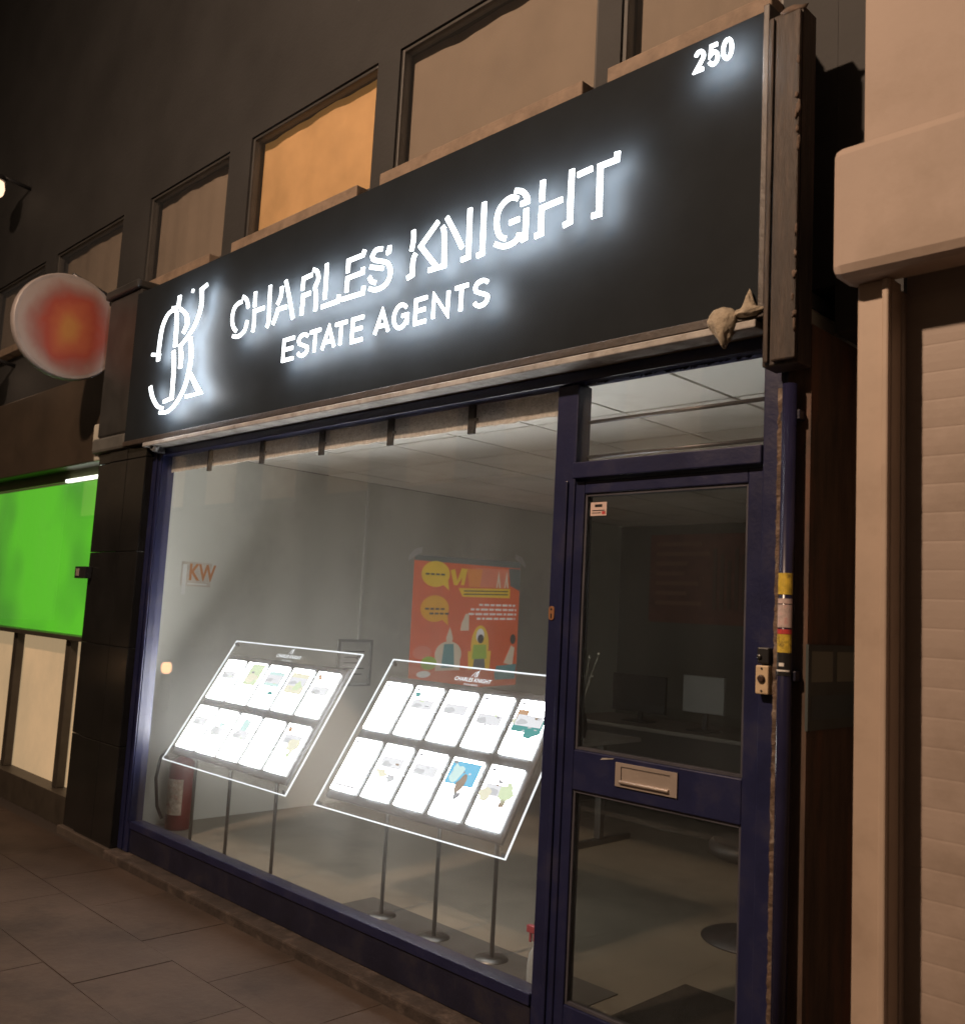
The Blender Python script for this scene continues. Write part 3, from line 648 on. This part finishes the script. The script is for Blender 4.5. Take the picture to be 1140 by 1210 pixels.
mb = MB(); mb.box(-5.7, -4.5, 5.475, 5.498, 1.6, 2.5); mb.m(1)  # dull red board added in place of a reflection in the door glass
for k in range(7): mb.box(-5.62, -5.62+random.uniform(.3, .7), 5.468, 5.474, 2.38-.1*k, 2.42-.1*k)
mb.m(2)
for k in range(5): mb.box(-4.95+.08*k, -4.91+.08*k, 5.467, 5.473, 1.75, 2.35-.06*(k % 3))
tag(mb.build('reflection_board', [mat('board_red', (.22, .10, .08), .7, var=.2), mat('board_print', (.3, .16, .12), .7), mat('board_bars', (.16, .1, .08), .7)]), 'faint dull red board put on the back wall in place of a reflection in the door glass', 'reflection board')

# ------------------------------------------------------------------ furniture
desk_m = mat('desk_top', (.20, .19, .17), .45, var=.15, vscale=3)
dk = thing('desk', (-4.1, 4.0, .05), 'long dark office desk at the back carrying two monitors', 'desk')
MB().box(-5.2, -3.2, 3.5, 4.25, .74, .77).build('top', desk_m, dk, bevel=.003)
MB().box(-5.15, -3.25, 3.56, 3.58, .2, .739).build('modesty_panel', mat('dark_panel', (.05, .048, .045), .6), dk)
for x in (-5.15, -3.28): MB().box(x, x+.03, 3.6, 4.2, .05, .739).build('leg', steel_dk, dk, bevel=.003)
scr = mat('screen_grey', (.30, .31, .31), .3, var=.1)
def monitor(x, y, w, h, zc, m_, label):
    t = thing('monitor', (x, y, .77), label, 'monitor', 'monitors on the back desk')
    MB().box(x-w/2, x+w/2, y-.012, y+.02, zc-h/2, zc+h/2).build('screen', [m_], t, bevel=.004)
    MB().box(x-.02, x+.02, y+.021, y+.04, .78, zc).build('neck', blackp, t)
    MB().box(x-.11, x+.11, y-.08, y+.1, .7705, .782).build('foot', blackp, t, bevel=.003)
monitor(-3.96, 3.75, .36, .28, 1.05, scr, 'pale backed monitor standing on the right part of the desk')
monitor(-4.6, 3.8, .52, .30, 1.0, blackp, 'wide black monitor standing on the left part of the desk')
tb = thing('table', (-4.5, 2.6, .05), 'grey topped meeting table with a pale steel T leg', 'table')
MB().box(-5.6, -4.0, 2.3, 3.0, .73, .757).build('top', mat('table_top', (.34, .33, .31), .4, var=.1), tb, bevel=.003)
for x in (-5.5, -4.1):
    mb = MB(); mb.box(x, x+.05, 2.62, 2.67, .09, .729); mb.box(x-.0, x+.05, 2.32, 2.98, .05, .089); mb.build('leg', metal, tb, bevel=.004)
pl = thing('dried_stems', (-4.2, 2.5, .757), 'black vase of thin pale dried stems on the meeting table', 'vase')
MB().lathe([(.035, .757), (.05, .82), (.045, .9), (.025, .94), (.03, .96)], (-4.2, 2.55, 0), 20).build('vase', blackp, pl)
mb = MB(); rnd = random.Random(5)
for k in range(7):
    dx, dy, hh = rnd.uniform(-.14, .12), rnd.uniform(-.1, .1), rnd.uniform(.22, .42)
    mb.tube([(-4.2, 2.55, .94), (-4.2+dx*.4, 2.55+dy*.4, .94+hh*.5), (-4.2+dx, 2.55+dy, .94+hh)], .004, 6)
    mb.blob((-4.2+dx, 2.55+dy, .94+hh), .013, jit=.3, sub=1, seed=k)
mb.build('stems', mat('pale_stem', (.5, .48, .42), .6), pl)
ch = thing('visitor_chair', (-2.45, 1.72, .05), 'black visitor chair on a round steel base behind the door', 'chair')
cx, cy = -2.40, 1.70
MB().lathe([(.24, .05), (.24, .058), (.05, .075), (.028, .09)], (cx, cy, 0), 36).build('base', steel_dk, ch)
MB().lathe([(.025, .09), (.025, .44)], (cx, cy, 0), 16).build('stem', steel_dk, ch)
MB().lathe([(.18, .44), (.215, .46), (.215, .5), (.19, .52)], (cx, cy, 0), 28).build('seat', mat('black_leather', (.02, .019, .018), .5, bump=.2), ch)
mb = MB()
for k in range(9):
    t0, t1 = math.radians(-75+k*16.6+0), math.radians(-75+(k+1)*16.6)
    for (r0, r1) in ((.2, .22),):
        P_ = lambda t, r, z: (cx+r*math.cos(t), cy+r*math.sin(t), z)
        mb.face([P_(t0, .2, .56), P_(t1, .2, .56), P_(t1, .21, .76), P_(t0, .21, .76)]); mb.face([P_(t1, .225, .56), P_(t0, .225, .56), P_(t0, .235, .76), P_(t1, .235, .76)])
        mb.face([P_(t0, .21, .76), P_(t1, .21, .76), P_(t1, .235, .76), P_(t0, .235, .76)])
for t in (-60, 0, 60): mb.tube([P_(math.radians(t), .19, .5), P_(math.radians(t), .212, .6)], .01, 8)
mb.build('backrest', MATS['black_leather'], ch)
mb = MB(); mb.box(-2.28, -1.45, .10, .93, .0505, .060)
tag(mb.build('doormat', mat('coir_dark', (.035, .03, .025), .95, var=.4, vscale=60, bump=1, bscale=200), bevel=.003), 'dark ribbed doormat on the shop floor just inside the door', 'doormat')
tag(MB().box(-4.0, -2.4, .14, .62, .0503, .0535).build('floor_sheet', mat('floor_sheet', (.06, .06, .056), .7, var=.2), bevel=.002), 'thin dark grey sheet under the display poles in the window', 'mat')  # thin dark sheet laid on the floor below the poles
bt = thing('spray_bottle', (-2.42, .12, .2), 'pale blue cleaner bottle with a red trigger in the window corner', 'bottle')
bx, by = -2.405, .10
MB().lathe([(.030, .051), (.033, .06), (.033, .28), (.025, .32), (.012, .345), (.012, .36)], (bx, by, 0), 20).build('body', mat('bottle_blue', (.30, .36, .40), .25, var=.1), bt)
mb = MB(); mb.lathe([(.014, .36), (.014, .385)], (bx, by, 0), 14); mb.box(bx-.045, bx+.02, by-.011, by+.011, .385, .412); mb.box(bx-.035, bx-.026, by-.006, by+.006, .35, .385)
mb.build('trigger', mat('trigger_red', (.3, .03, .05), .4), bt, bevel=.003)

# ------------------------------------------------------------------ left: tiled pier and neighbouring shop
tile_b = mat('black_tile', (.012, .012, .012), .18, var=.3, vscale=3, bump=.05, bscale=8, rvar=.08)
pier = thing('tiled_pier', (-6.02, -.05, 0), 'glossy black tiled pier between the two shopfronts', 'pier')
mb = MB()
for a, b in ((-6.40, -6.20), (-6.197, -5.93), (-5.927, -5.661)):
    z = .05
    while z < 2.5: mb.box(a, b, -.07-(.012 if a > -6.3 else .0), .05, z, min(z+.597, 2.52)); z += .6
mb.build('tile_facing', tile_b, pier, bevel=.004)
MB().box(-6.42, -5.661, -.10, .05, -.01, .0495).build('foot', mat('pier_foot', (.07, .055, .045), .8, var=.3, bump=.4), pier, bevel=.006)
mb = MB(); mb.box(-6.40, -5.922, -.10, .09, 2.63, 3.60); mb.box(-6.42, -5.922, -.13, .09, 3.601, 3.66)
mb.build('console', mat('console_dark', (.03, .03, .03), .4, var=.3), pier, bevel=.012)
mb = MB(); mb.box(-6.46, -5.95, -.11, .05, 2.523, 2.629)
mb.build('corbel', mat('corbel_grey', (.10, .10, .095), .6, var=.3), pier, bevel=.02)
mb = MB(); mb.box(-6.50, -6.402, -.09, .04, 2.60, 2.74); mb.box(-6.48, -6.41, -.08, .04, 2.48, 2.599)
mb.build('bracket_block', mat('bracket_pale', (.42, .41, .36), .6, var=.2), pier, bevel=.01)
jb = thing('junction_box', (-6.43, -.1, 1.71), 'small black junction box clamped to the edge of the tiled pier', 'box')
MB().box(-6.50, -6.33, -.12, -.071, 1.67, 1.75).build('case', blackp, jb, bevel=.004)
MB().box(-6.47, -6.42, -.125, -.1205, 1.685, 1.735).build('face', satin, jb, bevel=.002)

nb = thing('neighbour_shop', (-9, .06, 0), 'neighbouring shop glowing green with warm lit lower windows', 'shop')
MB().box(-12, -6.43, -.02, .2, 2.50, 3.16).build('fascia', mat('brown_fascia', (.05, .036, .025), .5, var=.3, vscale=2), nb, bevel=.01)
green_e = emis('green_lightbox', (.09, .46, .018), 1.45)
gn = green_e.node_tree; _e = [q for q in gn.nodes if q.type == 'EMISSION'][0]
_t = gn.nodes.new('ShaderNodeTexCoord'); _n = gn.nodes.new('ShaderNodeTexNoise'); _n.inputs['Scale'].default_value = 1.1; _n.inputs['Detail'].default_value = 2
_r = gn.nodes.new('ShaderNodeValToRGB'); _r.color_ramp.elements[0].position = .33; _r.color_ramp.elements[0].color = (.055, .27, .02, 1)
_r.color_ramp.elements[1].position = .56; _r.color_ramp.elements[1].color = (.085, .45, .018, 1)
gn.links.new(_t.outputs['Object'], _n.inputs['Vector']); gn.links.new(_n.outputs['Fac'], _r.inputs['Fac']); gn.links.new(_r.outputs['Color'], _e.inputs['Color'])
MB().box(-12, -6.425, .10, .12, 1.27, 2.40).build('lightbox', green_e, nb)
MB().box(-12, -6.43, .03, .036, 1.27, 2.40).build('pane', glass('neighbour_glass', film=.03, dirty=.05), nb)
MB().box(-7.3, -6.45, .06, .085, 2.402, 2.425).build('light_tube', emis('tube_light', (.95, 1.0, .85), 3.0), nb)
MB().box(-12, -6.43, .09, .2, 2.402, 2.4995).build('head_rail', mat('olive_rail', (.10, .10, .05), .5), nb)
mb = MB()
for x in (-11.2, -9.9, -8.9, -7.98, -6.93): mb.box(x, x+.08, .04, .1, .2, 1.235)
mb.box(-12, -6.43, -.01, .12, 1.236, 1.268); mb.box(-12, -6.43, -.02, .12, .0, .199)
mb.build('frame', mat('shop_frame_dark', (.045, .038, .03), .5, var=.3), nb, bevel=.004)
MB().box(-12, -6.43, .11, .125, .20, 1.235).build('lit_window', mat('lit_window', (.4, .3, .2), .6, var=.4, vscale=1.6, emit=(.42, .30, .17), estr=.8), nb)
mb = MB(); mb.box(-12, -6.43, .13, .3, 0, 2.49); mb.build('wall', wall_dk, nb)

rs = thing('projecting_sign', (-6.45, -.34, 3.36), 'round red and orange projecting sign on the neighbouring shop', 'sign')
c0 = Vector((-6.47, -.345, 3.365))
MB().lathe([(.355, -.035), (.365, -.02), (.365, .02), (.355, .035)], c0, 40, 'X').build('disc', mat('sign_rim', (.30, .27, .27), .4, var=.15), rs)
mb = MB(); mb.m(0).disc(c0+X*.0365, Y, Z, .335, .335, 48)
mb.m(1)
for k, t in enumerate((28, 14, 0, -14, -28)):
    rr = math.radians(t); cc = c0+X*.040+Y*(.305*math.cos(rr))+Z*(.305*math.sin(rr))
    mb.text('LORES'[k], .06, cc, Vector((0, math.sin(rr), -math.cos(rr))), Vector((0, math.cos(rr), math.sin(rr))), X, 0, 'CENTER', bold=.003)
rsm = mat('round_print', (.4, .3, .28), .45)
_g = rsm.node_tree; _b = _g.nodes['Principled BSDF']; _tc = _g.nodes.new('ShaderNodeTexCoord'); _mp = _g.nodes.new('ShaderNodeMapping')
_mp.inputs['Location'].default_value = (0, .345-.12, -3.365-.10)
_nz = _g.nodes.new('ShaderNodeTexNoise'); _nz.inputs['Scale'].default_value = 4; _nz.inputs['Detail'].default_value = 3
_sub = _g.nodes.new('ShaderNodeVectorMath'); _sub.operation = 'MULTIPLY_ADD'; _sub.inputs[1].default_value = (0, .22, .22)
_len = _g.nodes.new('ShaderNodeVectorMath'); _len.operation = 'LENGTH'; _mul = _g.nodes.new('ShaderNodeVectorMath'); _mul.operation = 'MULTIPLY'; _mul.inputs[1].default_value = (0, 1, 1)
_cr = _g.nodes.new('ShaderNodeValToRGB'); E_ = _cr.color_ramp.elements
E_[0].position = .05; E_[0].color = (.46, .22, .07, 1); E_[1].position = .33; E_[1].color = (.33, .28, .27, 1)
for p_, c_ in ((.12, (.42, .12, .06, 1)), (.19, (.34, .07, .05, 1)), (.25, (.28, .13, .12, 1))):
    q_ = E_.new(p_); q_.color = c_
for a_, b_ in ((_tc.outputs['Object'], _mp.inputs['Vector']), (_tc.outputs['Object'], _nz.inputs['Vector']), (_nz.outputs['Color'], _sub.inputs[0]), (_mp.outputs['Vector'], _sub.inputs[2]),
               (_sub.outputs['Vector'], _mul.inputs[0]), (_mul.outputs['Vector'], _len.inputs[0]), (_len.outputs['Value'], _cr.inputs['Fac']), (_cr.outputs['Color'], _b.inputs['Base Color'])): _g.links.new(a_, b_)
mb.build('face', [rsm, white_p], rs)
mb = MB(); mb.tube([(-6.47, .1, 3.6), (-6.47, -.35, 3.74)], .014); mb.tube([(-6.47, .1, 3.2), (-6.47, -.02, 3.25)], .014); mb.build('bracket', steel_dk, rs)

lamp_e = emis('lamp_glow', (1.0, .68, .45), 1.6)
def wlamp(x, y, z, label):
    t = thing('wall_lamp', (x, .1, z), label, 'lamp', 'warm lamps on the neighbouring wall')
    MB().tube([(x, .12, z+.1), (x, y, z+.14)], .018).build('arm', steel_dk, t)
    MB().lathe([(.02, .14), (.10, .11), (.11, .06)][::-1], (x, y, z), 24).build('hood', steel_dk, t)
    MB().lathe([(.04, -.10), (.09, -.05), (.10, .0), (.09, .058)], (x, y, z), 24).build('globe', lamp_e, t)
wlamp(-8.95, -.22, 5.15, 'glowing wall lamp high on the dark upper wall')
wlamp(-8.85, -.16, 3.46, 'lower glowing wall lamp beside the round projecting sign')

bl = thing('bollard_lamp', (-12.6, -3.7, 0), 'low kerbside bollard whose warm glowing head is reflected in the window', 'bollard')
MB().lathe([(.07, .0), (.07, .5), (.06, .52)], (-12.6, -3.7, 0), 20).build('post', steel_dk, bl)
MB().lathe([(.04, .521), (.065, .55), (.075, .60), (.065, .65), (.04, .68)], (-12.6, -3.7, 0), 20).build('lamp_head', emis('bollard_glow', (1.0, .55, .25), 9.0), bl)
MB().lathe([(.08, .681), (.08, .70), (.02, .73)], (-12.6, -3.7, 0), 20).build('cap', steel_dk, bl)

# ------------------------------------------------------------------ right: neighbouring shutter, reveal and side door
tan = mat('tan_paint', (.36, .285, .24), .7, var=.10, vscale=1.6, bump=.08, bscale=40, dirt=(.26, .2, .155), dscale=2.2, damt=.5)
rb = thing('corner_building', (0, -.2, 0), 'tan painted neighbouring building to the right of the sign', 'building')
mb = MB(); mb.box(-1.07, 3, -.20, .5, 2.90, 9.5); mb.box(-1.07, -.962, -.19, .9, .0, 2.5)
mb.build('wall', tan, rb, bevel=.01)
mb = MB(); mb.box(-1.284, -1.071, .90, .96, .0, 2.9); mb.box(-1.284, -1.071, .82, .9, 2.3, 9.5)
mb.build('door', mat('side_door', (.05, .032, .02), .55, var=.3, stretch=(6, 6, .6)), rb)
mb = MB(); mb.box(-1.284, -1.071, .1, .4, 2.51, 9.5); mb.build('infill_wall', wall_dk, rb)
np_ = MB(); np_.m(0).box(-1.2845, -1.276, -.06, .30, 1.28, 1.53); np_.m(1).box(-1.2758, -1.2752, -.04, .10, 1.42, 1.51).box(-1.2758, -1.2752, .13, .27, 1.42, 1.51); np_.m(2).box(-1.2758, -1.2752, -.04, .27, 1.31, 1.38)
tag(np_.build('meter_plate', [mat('plate_teal', (.05, .062, .062), .5, var=.2), mat('plate_pale', (.15, .16, .135), .5), mat('plate_blue', (.045, .065, .075), .5)]), 'teal grey meter plate on the dark reveal beside the shutter', 'plate')
sh = thing('roller_shutter', (.5, -.2, 0), 'closed tan roller shutter with projecting housing at the right edge', 'roller shutter')
mb = MB(); mb.box(-1.10, 3, -.34, -.201, 2.515, 2.885); mb.build('housing', tan, sh, bevel=.03)
mb = MB(); mb.box(-1.058, -.965, -.255, -.1905, .0, 2.514); mb.box(-.985, -.966, -.275, -.2555, .0, 2.51); mb.build('guide_rail', mat('rail_pale', (.40, .31, .245), .55, var=.08, bump=.05, dirt=(.28, .21, .16), dscale=4, damt=.5), sh, bevel=.005)
mb = MB(); z = .02; prof = []
while z < 2.51:
    for t, d in ((0, 0), (.3, -.0008), (.6, -.0008), (.88, -.0001), (.95, .0005)): prof.append((z+.075*t, -.16+d))
    z += .075
for (a, ya), (b, yb) in zip(prof, prof[1:]): mb.face([(-.962, ya, a), (3, ya, a), (3, yb, b), (-.962, yb, b)]).smooth = True
mb.box(-.962, 3, -.13, -.1, 0, 2.51)
mb.build('slats', mat('slat_tan', (.33, .265, .225), .6, var=.10, vscale=1.2, dirt=(.2, .155, .12), dscale=2.5, damt=.5, bump=.1, bscale=30), sh)

# ------------------------------------------------------------------ across the road (seen in the reflections)
op = thing('opposite_terrace', (-18, -14, 0), 'long tan terrace with lit windows on the far side of the road', 'building')
MB().box(-44, 4, -14.4, -14, -.1, 10).build('wall', mat('opp_wall', (.2, .16, .13), .8, var=.2), op)
for k in range(12):
    x = -42+3.7*k
    f = MB().box(x, x+1.9, -13.98, -13.92, 5.0, 8.2).build('window', mat('opp_window', (.5, .34, .2), .6, emit=(.55, .36, .2), estr=.5 if k % 3 else .5), op)
    MB().box(x-.1, x+2.0, -13.98, -13.8, 4.85, 4.98).build('sill', winframe, op)
sl = thing('street_lamp', (-3.2, -6.6, 0), 'tall sodium street lamp with a long arm over the pavement', 'street lamp')
MB().lathe([(.1, -.1), (.1, .6), (.06, .65), (.045, 6.4)], (-3.2, -6.6, 0), 20).build('post', steel_dk, sl)
MB().tube([(-3.2, -6.6, 6.4), (-3.2, -6.3, 6.9), (-3.2, -5.7, 7.0)], .04).build('arm', steel_dk, sl)
MB().box(-3.34, -3.06, -5.95, -5.4, 7.0, 7.1).build('head', steel_dk, sl, bevel=.02)
ld = bpy.data.lights.new('sodium_lamp', 'AREA'); ld.shape = 'RECTANGLE'; ld.size = .24; ld.size_y = .4; ld.energy = 1050; ld.color = (1.0, .69, .47)
lo = bpy.data.objects.new('sodium_lamp', ld); COL.objects.link(lo); lo.location = (-3.2, -5.68, 6.97); lo.rotation_euler = (math.radians(32), 0, math.radians(-14)); lo.parent = sl; lo.matrix_parent_inverse = Matrix.Translation(sl.location).inverted()

# ------------------------------------------------------------------ night sky and faint moonlight
w = bpy.data.worlds.new('World'); sc.world = w; w.use_nodes = True
nt = w.node_tree; bg = nt.nodes['Background']
sky = nt.nodes.new('ShaderNodeTexSky'); sky.sky_type = 'NISHITA'; sky.sun_disc = False
sky.sun_elevation = math.radians(-4); sky.sun_rotation = math.radians(200)
nt.links.new(sky.outputs[0], bg.inputs['Color']); bg.inputs['Strength'].default_value = .05
glow = nt.nodes.new('ShaderNodeBackground'); glow.inputs['Color'].default_value = (1.0, .74, .55, 1); glow.inputs['Strength'].default_value = .035   # sodium skyglow of the town
ad = nt.nodes.new('ShaderNodeAddShader'); nt.links.new(bg.outputs[0], ad.inputs[0]); nt.links.new(glow.outputs[0], ad.inputs[1]); nt.links.new(ad.outputs[0], nt.nodes['World Output'].inputs['Surface'])

# ------------------------------------------------------------------ camera
cd = bpy.data.cameras.new('camera'); co = bpy.data.objects.new('camera', cd); COL.objects.link(co)
cd.sensor_fit = 'VERTICAL'; cd.sensor_height = 36; cd.lens = 1109.63/1210*36; cd.clip_end = 200; cd.clip_start = .05
yaw, pitch, roll = -0.78829602, 0.11049914, 0.05412296
fwd = Vector((math.sin(yaw)*math.cos(pitch), math.cos(yaw)*math.cos(pitch), math.sin(pitch)))
right = Vector((math.cos(yaw), -math.sin(yaw), 0)); up = right.cross(fwd)
r2 = right*math.cos(roll)+up*math.sin(roll); u2 = up*math.cos(roll)-right*math.sin(roll)
co.matrix_world = Matrix(((r2.x, u2.x, -fwd.x, 0), (r2.y, u2.y, -fwd.y, -2.7), (r2.z, u2.z, -fwd.z, 1.56), (0, 0, 0, 1)))
cd.dof.use_dof = True; cd.dof.focus_distance = 4.0; cd.dof.aperture_fstop = 3.2
sc.camera = co
sc.view_settings.view_transform = 'Standard'; sc.view_settings.look = 'None'
sc.view_settings.exposure = 0; sc.view_settings.gamma = 1
sc.cycles.max_bounces = 10; sc.cycles.transparent_max_bounces = 24
sc.cycles.sample_clamp_indirect = 6
sc.cycles.use_denoising = True
